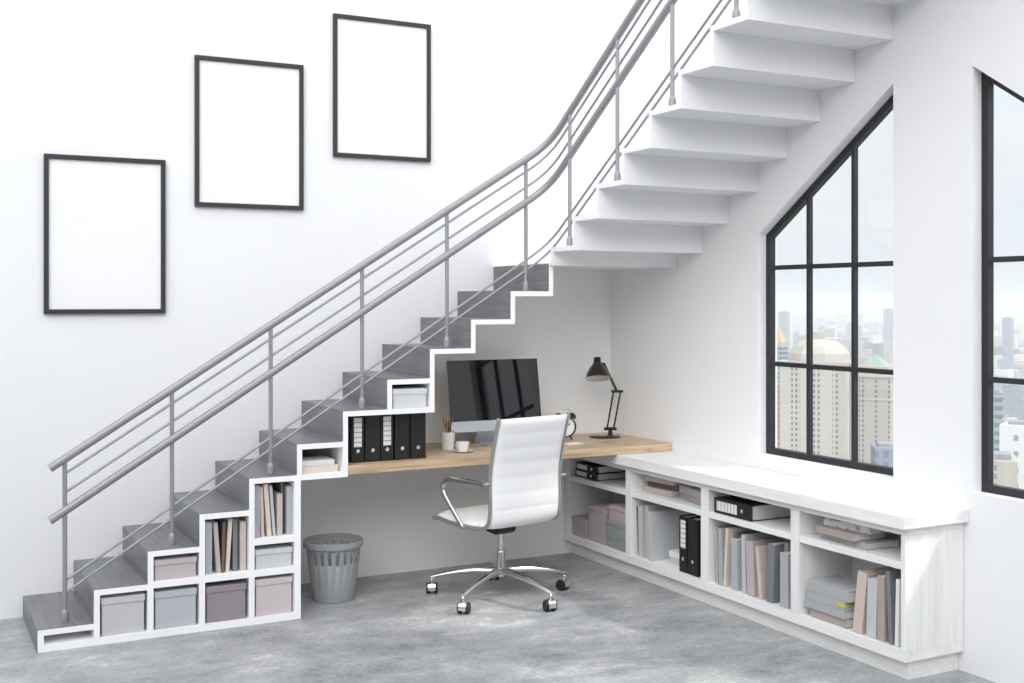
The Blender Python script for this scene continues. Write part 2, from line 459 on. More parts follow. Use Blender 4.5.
# ------------------------------------------------------------------ picture frames
def picture(x0, z0, label):
    w, h, b = .6105, .825, .0235
    t = thing('picture_frame', label, 'picture frame', (x0 + w / 2, -.001, z0), 0, 'blank frames climbing the wall')
    vs = []; fs = []
    for y in (-.022, -.001):
        for (i, o) in ((0, 0), (b, b)):
            vs += [(-w / 2 + i, y, o), (w / 2 - i, y, o), (w / 2 - i, y, h - o), (-w / 2 + i, y, h - o)]
    for i in range(4):
        j = (i + 1) % 4
        fs += [(i, j, 4 + j, 4 + i), (8 + i, 12 + i, 12 + j, 8 + j), (i, 8 + i, 8 + j, j), (4 + i, 4 + j, 12 + j, 12 + i)]
    MB()._add(vs, fs).build('frame', BLACKF, t, bevel=.0015)
    MB().box(-w / 2 + b + .0005, w / 2 - b - .0005, -.010, -.002, b + .0005, h - b - .0005).build('blank_sheet', PAPER, t)
    return t
picture(-3.4545, 1.548, 'black framed blank sheet, the lowest of three on the wall')
picture(-2.6875, 2.131, 'black framed blank sheet hanging between the lowest and highest frames')
picture(-1.899, 2.448, 'black framed blank sheet, the highest of three on the wall')

# ------------------------------------------------------------------ storage boxes
def box_colour(n, c): return mat('box_card_' + n, rgb(*c), .75, amt=.02, scale=(9, 9, 9), spec=.2)
def storage_box(label, x0, x1, y0, y1, z0, z1, m, lidh=.032, group=None):
    t = thing('storage_box', label, 'storage box', ((x0 + x1) / 2, (y0 + y1) / 2, z0), 0, group)
    w, d, h = (x1 - x0) / 2, (y1 - y0) / 2, z1 - z0; e = .0045
    MB().box(-w + e, w - e, -d + e, d - e, 0, h - .004).build('body', m, t, bevel=.002)
    v = MB()  # lid: a shallow tray turned over
    v.box(-w, w, -d, d, h - lidh, h)
    v.build('lid', m, t, bevel=.003)
    return t
G1 = 'storage boxes in the stair compartments'
bc = dict(grey=box_colour('light_grey', (196, 196, 199)), blue=box_colour('blue_grey', (184, 188, 194)), pink=box_colour('dusty_pink', (192, 182, 185)),
          mauve=box_colour('dark_mauve', (150, 141, 145)), pale=box_colour('pale_pink', (203, 193, 196)), ice=box_colour('pale_grey_blue', (204, 206, 210)),
          white=box_colour('off_white', (212, 213, 216)), rose=box_colour('rose_grey', (182, 170, 172)), slate=box_colour('slate', (152, 155, 157)))
YB = -.682
storage_box('light grey lidded box alone under the second step', R(1) + .007, TX(2) - .006, YB, YB + .34, .0336, .213, bc['grey'], group=G1)
storage_box('pale blue lidded box on the bottom row, between light grey and mauve boxes', R(2) + .007, TX(3) - .006, YB, YB + .34, .0336, .214, bc['blue'], group=G1)
storage_box('low dusty pink box on the shelf directly under the third step', R(2) + .005, TX(3) - .006, YB, YB + .34, .2696, .366, bc['pink'], .026, G1)
storage_box('dark mauve lidded box on the bottom row below a row of books', R(3) + .007, TX(4) - .006, YB, YB + .34, .0336, .210, bc['mauve'], group=G1)
storage_box('tall pale pink box in the bottom compartment next to the waste bin', R(4) + .007, XS - .006, YB, YB + .34, .0336, .218, bc['pale'], group=G1)
storage_box('low pale grey box stored above the pale pink box', R(4) + .007, XS - .006, YB, YB + .34, .2696, .366, bc['ice'], .026, G1)
storage_box('off white box in the hanging compartment above the black binders', R(7) + .01, TX(8) - .006, YB, YB + .34, TZ(6) - VEN + .0008, 1.146, bc['white'], .03, G1)
G2 = 'storage boxes in the bookcase corner bay'
storage_box('small rose grey box standing beside the tall rose box', -.345, -.18, -.262, -.085, .1355, .255, bc['rose'], .03, G2)
storage_box('tall rose box, tallest at the front of the bookcase corner bay', -.345, -.19, -.478, -.278, .1355, .355, bc['rose'], .03, G2)
storage_box('grey box lying lowest at the front, beneath two others', -.345, -.20, -.705, -.49, .1355, .218, bc['slate'], .02, G2)
storage_box('flat slate box between a grey box and a small pink box', -.35, -.20, -.707, -.488, .2185, .303, bc['slate'], .03, G2)
storage_box('small pink box topping a pile of slate boxes', -.345, -.20, -.705, -.515, .3035, .392, bc['rose'], .024, G2)
storage_box('big slate box standing behind the tall rose box', -.175, -.03, -.70, -.30, .1355, .458, bc['slate'], .03, G2)

# ------------------------------------------------------------------ books, binders
def bcol(n, c): return mat('book_cloth_' + n, rgb(*c), .7, amt=.03, scale=(30, 30, 30), spec=.25)
BC = dict(grey=bcol('grey', (172, 173, 176)), lgrey=bcol('light_grey', (192, 194, 197)), blue=bcol('blue_grey', (176, 180, 185)), mauve=bcol('mauve', (186, 176, 178)),
          brown=bcol('dark_taupe', (112, 100, 96)), cream=bcol('cream', (216, 204, 191)), pink=bcol('pink_beige', (204, 187, 180)), beige=bcol('beige', (198, 186, 178)),
          dark=bcol('dark_grey', (126, 128, 132)), white=bcol('white', (224, 225, 226)), taupe=bcol('taupe', (168, 157, 152)))
PG = mat('book_pages', rgb(222, 214, 202), .85, amt=.04, scale=(4, 4, 300), spec=.1)
PGW = mat('book_pages_white', rgb(214, 214, 212), .85, amt=.04, scale=(4, 4, 300), spec=.1)

def u_cover(w, h, d, c):
    """spine at y=0 facing -y, boards running back: one U-shaped sheet."""
    return MB().prism([(-w / 2, 0), (w / 2, 0), (w / 2, d), (w / 2 - c, d), (w / 2 - c, c), (-w / 2 + c, c), (-w / 2 + c, d), (-w / 2, d)], 'z', 0, h)

FACE_X = -PI / 2                                    # spine turned towards the room from the window wall
LIE = Matrix(((0, 1, 0), (0, 0, 1), (1, 0, 0)))     # lying flat, spine to the room, foot towards the camera
def book(label, w, h, d, m, loc, yaw=0., lean=0., group=None, pages=None, lie=None, cover=None):
    if lie is None:
        rot = Matrix.Rotation(yaw, 3, 'Z') @ Matrix.Rotation(lean, 3, 'Y')
    else:
        rot = Matrix.Rotation(lie, 3, 'Z') @ LIE
    t = thing('book', label, 'book', loc, rot, group)
    c = .0028
    u_cover(w, h, d, c).build('cover', m, t, bevel=.0008)
    MB().box(-w / 2 + c, w / 2 - c, c, d - .004, .003, h - .003).build('pages', pages or PGW, t)
    return t

def standing(rows, face, plane, z, group, depth=.2):
    """rows: (label, low, high position along the shelf at the foot, height, lean sideways at the top, colour, setback, pages)."""
    for lab, a, b, h, lean, c, back, pg in rows:
        w = abs(b - a); mid = (a + b) / 2; ang = math.atan2(lean, h) * (1 if face == 'y' else -1)
        # a leaning book stands on one lower edge
        lift = (w / 2) * abs(math.sin(ang))
        if face == 'y':
            book(lab, w, h, depth, c, (mid, plane + back, z + .0006 + lift), 0, ang, group, pg)
        else:
            book(lab, w, h, depth, c, (plane + back, mid, z + .0006 + lift), FACE_X, ang, group, pg)

GA, GB = 'books under the fourth step', 'books under the fifth step'
standing([
    ('blue grey book first in the row under the fourth step', -2.778, -2.746, .255, 0, BC['blue'], 0, None),
    ('mauve book leaning against the blue grey book under the fourth step', -2.722, -2.701, .25, -.018, BC['mauve'], 0, None),
    ('cream book tilted over a dark taupe book under the fourth step', -2.679, -2.661, .262, .016, BC['cream'], .0, PG),
    ('dark taupe book behind the tilted cream book', -2.699, -2.685, .25, .008, BC['brown'], .004, None),
    ('upright grey book between the cream and pink beige books', -2.640, -2.616, .255, 0, BC['dark'], .012, None),
    ('pink beige book last in the row under the fourth step', -2.606, -2.577, .243, 0, BC['beige'], 0, PG),
], 'y', -.662, .269, GA)
standing([
    ('wide grey book first in the row under the fifth step', -2.535, -2.505, .262, 0, BC['grey'], 0, None),
    ('pink book squeezed beside the wide grey book under the fifth step', -2.498, -2.482, .252, -.008, BC['pink'], .004, None),
    ('cream book leaning beside the pink one under the fifth step', -2.468, -2.446, .265, -.020, BC['cream'], 0, PG),
    ('thin grey book leaning behind the cream one', -2.438, -2.423, .255, -.019, BC['lgrey'], .006, None),
    ('short beige book, the shortest under the fifth step', -2.417, -2.391, .21, 0, BC['beige'], 0, PG),
    ('thin taupe book set back beside the short beige book', -2.388, -2.377, .258, 0, BC['dark'], .03, None),
    ('blue grey book last in the row beside the side panel', -2.369, -2.341, .245, 0, BC['blue'], 0, None),
], 'y', -.662, .426, GB)

G6 = 'things lying in the hanging compartment under the sixth step'
z6 = TZ(4) - VEN
book('cream book lying under a white book beneath the sixth step', .036, .195, .16, BC['cream'], (-2.19 + .0975, -.655, z6 + .0186), 0, 0, G6, PG, lie=FACE_X + PI / 2 + PI / 2)
book('white book lying on the cream one beneath the sixth step', .026, .18, .15, BC['white'], (-2.20 + .09, -.648, z6 + .0500), 0, 0, G6, PGW, lie=FACE_X + PI / 2 + PI / 2)

def binder(label, w, h, d, loc, rot, group, with_label=True, black_label=False, labh=None):
    t = thing('ring_binder', label, 'ring binder', loc, rot, group)
    c = .004
    u_cover(w, h, d, c).build('cover', BINDER, t, bevel=.001)
    MB().box(-w / 2 + c, w / 2 - c, .02, d - .012, .006, h - .008).build('papers', PGW, t)
    if with_label:
        lh = labh or h * .5
        MB().box(-w * .31, w * .31, -.0012, -.0001, h * .93 - lh, h * .93).build('spine_label', LABEL, t)
    ring = MB().lathe([(.011, -.001), (.011, .001), (.005, .0016), (.005, -.001)], 20, Matrix.Translation((0, -.0012, h * .24)) @ Matrix.Rotation(PI / 2, 4, 'X'), closed=True)
    ring.build('finger_ring', CHROME, t, smooth=True, auto=True)
    MB().lathe([(0, .0002), (.005, .0002), (.005, .0008), (0, .0008)], 12, Matrix.Translation((0, 0, h * .24)) @ Matrix.Rotation(PI / 2, 4, 'X')).build('finger_hole', PGW if False else LAMPIN, t)
    return t
GD = 'black ring binders standing on the desk'
bn = [(-1.966, .070, 1, 'black ring binder with white label, nearest the desk end against the stairs'),
      (-1.882, .084, 0, 'unlabelled black ring binder between the two labelled ones'),
      (-1.800, .070, 1, 'black ring binder with white label, third from the desk end'),
      (-1.713, .084, 0, 'unlabelled black ring binder, second from the pencil cup'),
      (-1.620, .088, 0, 'unlabelled black ring binder closest to the pencil cup')]
for x, w, lb, lab in bn:
    binder(lab, w, .2545, .24, (x, -.605, .7595), 0, GD, bool(lb), labh=.155)
GL = 'black ring binders in the bookcase'
binder('black ring binder lying under another in the corner bay', .0445, .25, .27, (-.33, -.355, .5085 + .0228), LIE, GL, labh=.12)
binder('black ring binder lying on another in the corner bay', .0445, .25, .27, (-.335, -.368, .5085 + .0680), LIE, GL, labh=.12)
binder('labelled black ring binder standing in the second bookcase bay', .070, .305, .27, (-.33, -1.249, .1355), FACE_X, GL)
binder('unlabelled black ring binder standing against the divider', .086, .305, .27, (-.33, -1.336, .1355), FACE_X, GL, False)
binder('black ring binder lying alone above the long row of books', .080, .298, .27, (-.335, -1.828, .5085 + .0405), LIE, GL, labh=.165)

G3 = 'books standing in the third bookcase bay'
lean = lambda ytop, ybot: (ytop - ybot)
standing([
    ('narrow grey book first in the third bay, against the divider', -1.506, -1.524, .292, 0, BC['taupe'], .02, None),
    ('thin mauve book leaning in front of two grey books in third bay', -1.541, -1.554, .278, .012, BC['mauve'], 0, None),
    ('grey book leaning between the thin mauve and tall cream books', -1.562, -1.594, .293, .008, BC['grey'], 0, None),
    ('tall cream book, the tallest in the third bay', -1.598, -1.618, .305, -.020, BC['cream'], 0, BC['pink']),
    ('pale blue grey book next to the tall cream book', -1.662, -1.712, .258, 0, BC['blue'], 0, None),
    ('narrow dark book tucked behind the pale blue grey book', -1.640, -1.658, .282, 0, BC['dark'], .035, None),
    ('light grey book set between pale blue grey and mauve books', -1.740, -1.770, .292, .006, BC['lgrey'], .008, None),
    ('thick mauve book in the middle of the third bay', -1.792, -1.846, .27, .012, BC['mauve'], 0, BC['mauve']),
    ('pink beige book leaning on the thick mauve book', -1.880, -1.906, .255, .028, BC['pink'], 0, BC['pink']),
    ('dark grey book tilted back towards the bookcase end', -1.936, -1.984, .288, -.017, BC['dark'], 0, None),
    ('tall taupe book behind a short grey book in third bay', -2.010, -2.036, .30, 0, BC['taupe'], .05, None),
    ('short grey book near the right end of the third bay', -2.040, -2.098, .262, 0, BC['grey'], -.002, PG),
    ('thin mauve book last in the third bay, against the divider', -2.110, -2.126, .288, 0, BC['mauve'], .01, None),
], 'x', -.33, .1355, G3)
G4 = 'books standing in the last bookcase bay'
standing([
    ('pink beige book leaning on the flat pile in the last bay', -2.522, -2.578, .275, -.034, BC['pink'], 0, BC['beige']),
    ('light grey book in front of two taupe books in last bay', -2.606, -2.662, .258, -.010, BC['lgrey'], 0, None),
    ('taupe book upright beside the light grey book in last bay', -2.672, -2.714, .283, 0, BC['taupe'], 0, None),
    ('tall dark grey book leaning near the end panel', -2.737, -2.758, .312, .018, BC['dark'], .002, None),
    ('thin white book against the end panel', -2.772, -2.792, .288, -.008, BC['white'], 0, None),
    ('dark taupe book standing behind the light grey book', -2.600, -2.660, .30, 0, BC['brown'], .0, None),
][:5], 'x', -.33, .1355, G4)
GP = 'flat pile in the last bookcase bay'
zz = .1355
for lab, t_, a, b, c, x in (
        ('taupe book at the bottom of the flat pile in last bay', .040, -2.24, -2.480, BC['taupe'], -.325),
        ('wide grey book lying second from the bottom of the flat pile', .036, -2.212, -2.482, BC['grey'], -.335),
        ('grey book with a yellow bookmark lying in the flat pile', .042, -2.222, -2.476, BC['grey'], -.33),
        ('thick grey book topping the flat pile in the last bay', .050, -2.232, -2.500, BC['grey'], -.33)):
    o = book(lab, t_, abs(b - a), .2, c, (x, b, zz + t_ / 2 + .0005), 0, 0, GP, None, lie=0)
    if 'yellow' in lab:
        MB().box(-.006, .008, -.0035, .06, -.002, .045).build('yellow_bookmark', mat('yellow_card', rgb(205, 190, 92), .6, amt=.02), o)
    zz += t_ + .001
GT = 'books lying on the upper shelf of the last bay'
zz = .5087
MAGS = D.materials.new('printed_spine'); MAGS.use_nodes = True
def printed():
    nt = MAGS.node_tree; L = nt.links.new; b = nt.nodes['Principled BSDF']
    tc = nt.nodes.new('ShaderNodeTexCoord'); mp = nt.nodes.new('ShaderNodeMapping'); mp.inputs['Scale'].default_value = (40, 1, 22)
    n = nt.nodes.new('ShaderNodeTexNoise'); n.inputs['Scale'].default_value = 1; n.inputs['Detail'].default_value = 3
    r = nt.nodes.new('ShaderNodeValToRGB'); r.color_ramp.elements[0].position = .40; r.color_ramp.elements[0].color = (*rgb(168, 170, 178), 1)
    r.color_ramp.elements[1].position = .48; r.color_ramp.elements[1].color = (*rgb(226, 226, 230), 1)
    L(tc.outputs['Object'], mp.inputs[0]); L(mp.outputs[0], n.inputs['Vector']); L(n.outputs['Fac'], r.inputs['Fac']); L(r.outputs[0], b.inputs['Base Color'])
    b.inputs['Roughness'].default_value = .5
printed()
for lab, t_, w_, yaw, c, x, y in (
        ('dark grey book lying lowest on the last upper shelf', .031, .30, -.06, BC['grey'], -.313, -2.590),
        ('taupe book lying askew under the printed magazine', .033, .25, -.03, BC['taupe'], -.345, -2.548),
        ('white printed magazine on top of two lying books', .032, .275, .05, MAGS, -.285, -2.580)):
    book(lab, t_, w_, .19, c, (x, y, zz + t_ / 2 + .0005), 0, 0, GT, None, lie=yaw)
    zz += t_ + .001

G2B = 'books standing in the second bookcase bay'
standing([
    ('thin dark taupe book leaning first in the second bay', -.800, -.815, .285, .022, BC['brown'], .01, None),
    ('light grey book second in the second bay', -.818, -.850, .292, .006, BC['lgrey'], 0, None),
    ('beige book standing upright beside the big grey book', -.868, -.896, .305, 0, BC['beige'], .01, None),
    ('big grey book with a tan spine facing the two binders', -.912, -.948, .278, 0, BC['lgrey'], 0, BC['pink']),
], 'x', -.33, .1355, G2B, .26)
GS = 'books lying flat in the second bookcase bay'
for lab, z, t_, a, b, c, x, tw in (
        ('pale book lying below another on the floor of second bay', .1355, .036, -1.03, -1.203, BC['lgrey'], -.26, 0),
        ('pale book lying on another on the floor of second bay', .1725, .034, -1.025, -1.195, BC['white'], -.255, .06),
        ('dark taupe book at the bottom of the upper left pile', .5087, .032, -.805, -1.055, BC['beige'], -.262, .12),
        ('beige book in the middle of the upper left pile', .5417, .030, -.815, -1.045, BC['brown'], -.235, .14),
        ('cream book on top of the upper left pile', .5727, .032, -.805, -1.055, BC['beige'], -.255, .10),
        ('taupe book at the bottom of the upper right pile', .5087, .036, -1.07, -1.36, BC['taupe'], -.295, -.22),
        ('rose book on top of the upper right pile', .5457, .038, -1.08, -1.36, BC['mauve'], -.290, -.19)):
    book(lab, t_, abs(b - a), .19, c, (x, b, z + t_ / 2 + .0005), 0, 0, GS, None, lie=tw)

# ------------------------------------------------------------------ things on the desk
DZ = .7595
mo = thing('desktop_monitor', 'large silver and black computer monitor on the oak desk', 'monitor', (-.955, -.235, DZ))
TL = Matrix.Translation((0, -.012, .082)) @ Matrix.Rotation(math.radians(-9), 4, 'X')
HW = .304
v = MB(); v.box(-HW, HW, 0, .012, 0, .425, TL); v.build('back_shell', ALU, mo, bevel=.004)
v = MB(); v.box(-HW, HW, -.004, -.0002, .064, .425, TL); v.build('screen', SCREEN, mo, bevel=.0012)
v = MB(); v.box(-HW, HW, -.004, -.0002, 0, .0636, TL); v.build('chin', ALU, mo, bevel=.0012)
v = MB(); v.prism([(.02, .165), (.032, .165), (.105, .008), (.105, 0), (-.085, 0), (-.085, .006), (.085, .008)], 'x', -.1, .1); v.build('stand', ALU, mo, bevel=.001)
v = MB(); v.lathe([(0, 0), (.055, .0), (.04, .02), (0, .028)], 24, TL @ Matrix.Translation((0, .012, .18)) @ Matrix.Rotation(-PI / 2, 4, 'X')); v.build('hinge_boss', ALU, mo, smooth=True, auto=True)

pc = thing('pencil_cup', 'white pencil cup beside the coffee cup on the desk', 'pencil cup', (-1.312, -.315, DZ))
MB().lathe([(0, 0), (.036, 0), (.044, .1), (.041, .1), (.0335, .004), (0, .004)], 28).build('cup', PORC, pc, smooth=True, auto=True)
pm = [mat('pencil_wood', rgb(176, 132, 84), .5, amt=.05), mat('pencil_brown', rgb(104, 76, 52), .5, amt=.05), mat('pencil_dark', rgb(62, 56, 50), .45, amt=.05)]
for i, (a, t_, c, lab) in enumerate(((2.7, .19, 0, 'light wood pencil tilting left out of the white cup'), (4.0, .17, 2, 'dark pencil tilting forward in the white cup'), (5.6, .175, 1, 'brown pencil tilting right in the white cup'),
                                (1.0, .165, 2, 'short dark pencil at the back of the white cup'), (.2, .18, 0, 'light wood pencil resting at the right rim of the cup'))):
    p = thing('pencil', lab, 'pencil', (pc.location.x + .018 * math.cos(a + PI * .8), pc.location.y + .018 * math.sin(a + PI * .8), DZ + .0085), 0, 'pencils in the white cup')
    d = Vector((math.cos(a) * .24, math.sin(a) * .24, 1)).normalized()
    MB().tube([(0, 0, 0), d * (t_ - .018)], .0036, 6).build('shaft', pm[c], p)
    MB().tube([d * (t_ - .018), d * t_], [.0036, .0006], 6).build('tip', pm[0], p)

cx_, cy_ = -1.292, -.475
sr = MB().lathe([(0, 0), (.035, 0), (.062, .009), (.0625, .011), (.034, .004), (0, .004)], 32).build('saucer', PORC, None, smooth=True, auto=True)
sr.location = (cx_, cy_, DZ); tag(sr, 'white porcelain saucer under the coffee cup', 'saucer')
cu = thing('coffee_cup', 'white porcelain coffee cup on a saucer by the pencil cup', 'cup', (cx_, cy_, DZ + .0045))
MB().lathe([(0, 0), (.021, 0), (.029, .011), (.036, .032), (.038, .053), (.0355, .053), (.0335, .032), (.026, .012), (0, .006)], 32).build('bowl', PORC, cu, smooth=True, auto=True)
ha = [Vector((.036 + .020 * math.sin(t), 0, .031 + .017 * math.cos(t))) for t in [PI * k / 10 for k in range(11)]]
rr = Matrix.Rotation(1.9, 3, 'Z')
MB().tube([rr @ h for h in ha], .0042, 8).build('handle', PORC, cu, smooth=True, auto=True)

ck = thing('alarm_clock', 'black twin bell alarm clock half hidden by the chair back', 'alarm clock', (-.497, -.262, DZ), math.radians(-8))
RXm = Matrix.Rotation(PI / 2, 4, 'X')
cz = .083
MB().lathe([(.056, -.026), (.064, -.026), (.066, .0), (.064, .026), (.056, .026)], 36, Matrix.Translation((0, 0, cz)) @ RXm, closed=True).build('case', RIMBLK, ck, smooth=True, auto=True)
MB().lathe([(0, -.018), (.0565, -.018), (.0565, .018), (0, .018)], 36, Matrix.Translation((0, 0, cz)) @ RXm).build('dial', PAPER, ck)
for ang, ln in ((.9, .032), (-1.9, .044)):
    MB().box(-.002, .002, -.0205, -.0185, 0, ln, Matrix.Translation((0, 0, cz)) @ Matrix.Rotation(ang, 4, 'Y')).build('hand', BLACKP, ck)
for s in (-1, 1):
    Mb = Matrix.Translation((s * .043, 0, cz + .058)) @ Matrix.Rotation(s * .62, 4, 'Y')
    MB().lathe([(0, .026), (.012, .0245), (.023, .016), (.0285, .0), (.026, .0), (.0, .018)], 24, Mb).build('bell', RIMBLK, ck, smooth=True, auto=True)
    MB().tube([(s * .03, 0, cz - .055), (s * .046, 0, .003)], [.006, .0045], 10).build('foot', RIMBLK, ck, smooth=True, auto=True)
MB().tube([(-.036, 0, cz + .082), (-.034, 0, cz + .098), (-.026, 0, cz + .104), (.026, 0, cz + .104), (.034, 0, cz + .098), (.036, 0, cz + .082)], .0022, 8).build('carry_handle', CHROME, ck, smooth=True, auto=True)

nt_ = MB().box(-.05, .05, -.032, .032, 0, .006).build('note_pad', PAPER, None, bevel=.001)
nt_.location = (-.555, -.452, DZ); nt_.rotation_euler = (0, 0, .1); tag(nt_, 'small white note pad lying in front of the alarm clock', 'note pad')

la = thing('desk_lamp', 'black jointed desk lamp in the corner of the oak desk', 'lamp', (-.192, -.232, DZ))
MB().lathe([(0, 0), (.100, 0), (.101, .006), (.095, .011), (.03, .014), (0, .014)], 40).build('base', LAMPB, la, smooth=True, auto=True)
def lp(u, v, y=-.232):   # sight line onto the lamp's own plane, used once to lay out its joints
    d = FWD * 1160 + RGT * (u - 512) + Vector((0, 0, 1)) * (300 - v)
    t = (y - EYE.y) / d.y
    return EYE + d * t - Vector((-.192, -.232, DZ))
A0, A1, B0, B1 = lp(607.1, 428.7), lp(613.6, 391.3), lp(613.6, 428.7), lp(620.6, 391.3)
mid0 = (A0 + B0) / 2
MB().tube([(mid0.x, 0, .012), (mid0.x, 0, mid0.z - .004)], [.016, .012], 14).build('swivel', LAMPB, la, smooth=True, auto=True)
def bar(p, q, r, name, ext=.012):
    d = (q - p).normalized() * ext
    return MB().tube([p - d, q + d], r, 10).build(name, LAMPB, la, smooth=True, auto=True)
bar(A0, B0, .0105, 'lower_joint', .018); bar(A1, B1, .0085, 'elbow_joint', .014)
for y in (-.008, .008):
    pass
MB().tube([A0, A1], .0055, 8).build('lower_arm', LAMPB, la, smooth=True, auto=True)
MB().tube([B0, B1], .0055, 8).build('lower_arm', LAMPB, la, smooth=True, auto=True)
E0 = (A1 + B1) / 2 + Vector((-.004, 0, .004)); E1 = lp(604.0, 364.0)
MB().tube([E0, E1], .0085, 8).build('upper_arm', LAMPB, la, smooth=True, auto=True)
N = lp(597.3, 363.0); Mth = lp(595.5, 380.0)
ax = (Mth - N).normalized(); ax = (ax + Vector((-.02, -.30, 0))).normalized()
Q = ax.to_track_quat('Z', 'Y').to_matrix().to_4x4(); Q.translation = N
HL = .100
MB().lathe([(.0255, -.004), (.033, .012), (.052, .034), (.070, .068), (.0785, HL), (.077, HL), (.068, .068), (.049, .034), (.022, .012), (.022, -.004)], 36, Q, closed=True).build('lamp_shade', LAMPB, la, smooth=True, auto=True)
MB().lathe([(.0215, .010), (.0485, .0345), (.0675, .0685), (.0763, HL - .001), (.0745, HL - .001), (.066, .0685), (.047, .0345), (.0195, .0115)], 36, Q, closed=True).build('shade_lining', LAMPIN, la, smooth=True, auto=True)
MB().lathe([(0, -.034), (.021, -.034), (.0235, -.030), (.0235, .006), (0, .006)], 24, Q).build('socket_cap', LAMPB, la, smooth=True, auto=True)
MB().lathe([(0, .012), (.012, .016), (.02, .04), (.012, .062), (0, .068)], 16, Q).build('bulb', LAMPIN, la, smooth=True, auto=True)
bar(E1, E1 + (N - E1) * .8, .008, 'shade_joint', .006)

# ------------------------------------------------------------------ waste bin
wb = thing('waste_bin', 'grey plastic waste bin with slotted sides under the stairs', 'waste bin', (-2.027, -.39, 0))
v = MB(); n = 105; zs = [(.112, .002), (.118, .04), (.1375, .206), (.1455, .270), (.150, .302)]
rings = [[v.b.verts.new((r * math.cos(2 * PI * k / n), r * math.sin(2 * PI * k / n), z)) for k in range(n)] for r, z in zs]
for i in range(len(zs) - 1):
    for k in range(n):
        if i == 2 and k % 5 in (0, 1): continue
        v.b.faces.new((rings[i][k], rings[i][(k + 1) % n], rings[i + 1][(k + 1) % n], rings[i + 1][k]))
v.b.faces.new(rings[0][::-1])
o = v.build('tapered_body', PLASTIC, wb, smooth=True, auto=True)
sm = o.modifiers.new('wall', 'SOLIDIFY'); sm.thickness = .0035; sm.offset = -1
MB().lathe([(.1475, .294), (.161, .290), (.1625, .295), (.1605, .321), (.157, .324), (.152, .322), (.146, .306)], 64, None, closed=True).build('rim', PLASTIC, wb, smooth=True, auto=True)

# ------------------------------------------------------------------ office chair
ch = thing('office_chair', 'white leather office chair with chrome arms and star base at the desk', 'office chair', (-1.213, -.794, 0), math.radians(11))
HWc = .231
# centre line of the shell in the chair's side view: (forward, height)
spine = [(-.288, 1.012), (-.262, .93), (-.238, .84), (-.218, .75), (-.210, .66), (-.212, .575), (-.210, .51), (-.198, .460), (-.162, .430), (-.105, .421), (-.02, .416), (.08, .415), (.18, .418), (.25, .424), (.305, .418)]
def smooth_line(P, sub=6):
    out = []
    for i in range(len(P) - 1):
        p0, p1, p2, p3 = P[max(i - 1, 0)], P[i], P[i + 1], P[min(i + 2, len(P) - 1)]
        for k in range(sub):
            t = k / sub
            out.append(tuple(.5 * (2 * b + (c - a) * t + (2 * a - 5 * b + 4 * c - d) * t * t + (3 * b - a - 3 * c + d) * t ** 3) for a, b, c, d in zip(p0, p1, p2, p3)))
    out.append(P[-1]); return out
fine = smooth_line(spine, 8)
def pad(P, seams, thick, back_thick, hw):
    """upholstered strip following P with seams across; bulges on both faces."""
    v = MB(); L = [0]
    for a, b in zip(P, P[1:]): L.append(L[-1] + math.dist(a, b))
    T = L[-1]; cols = [-1, -.96, -.86, -.6, -.3, 0, .3, .6, .86, .96, 1]
    F, Bk = [], []
    for i, p in enumerate(P):
        a, b = P[max(i - 1, 0)], P[min(i + 1, len(P) - 1)]
        t = Vector((b[0] - a[0], b[1] - a[1])).normalized(); nrm = Vector((-t.y, t.x))   # left of travel = occupant side
        s = L[i] / T * seams; fr = s - math.floor(s)
        bulge = max(0.0, math.sin(PI * fr)) ** .3 if 0 < i < len(P) - 1 else 0
        rf, rb = [], []
        for c in cols:
            e = (1 - abs(c) ** 6) ** .5 if abs(c) < 1 else 0
            end = min(1, min(L[i], T - L[i]) / .02) ** .5
            f = (thick * (.75 + .25 * bulge)) * e * end; g = (back_thick * (.72 + .28 * bulge)) * e * end
            x = c * hw
            rf.append(v.b.verts.new((x, p[0] + nrm.x * (f + .002), p[1] + nrm.y * (f + .002))))
            rb.append(v.b.verts.new((x, p[0] - nrm.x * (g + .002), p[1] - nrm.y * (g + .002))))
        F.append(rf); Bk.append(rb)
    m_ = len(cols)
    for i in range(len(P) - 1):
        for k in range(m_ - 1):
            v.b.faces.new((F[i][k], F[i][k + 1], F[i + 1][k + 1], F[i + 1][k])); v.b.faces.new((Bk[i][k], Bk[i + 1][k], Bk[i + 1][k + 1], Bk[i][k + 1]))
        for k in (0, m_ - 1):
            v.b.faces.new((F[i][k], F[i + 1][k], Bk[i + 1][k], Bk[i][k]))
    for i in (0, len(P) - 1):
        for k in range(m_ - 1):
            v.b.faces.new((F[i][k], F[i][k + 1], Bk[i][k + 1], Bk[i][k]))
    return v
i_cut = next(i for i, p in enumerate(fine) if p[0] > -.165 and p[1] < .45)
pad(fine[1:i_cut + 1], 7.4, .026, .0195, HWc).build('backrest', LEATHER, ch, smooth=True)
pad(fine[i_cut + 2:-2], 6, .034, .006, HWc).build('seat', LEATHER, ch, smooth=True)
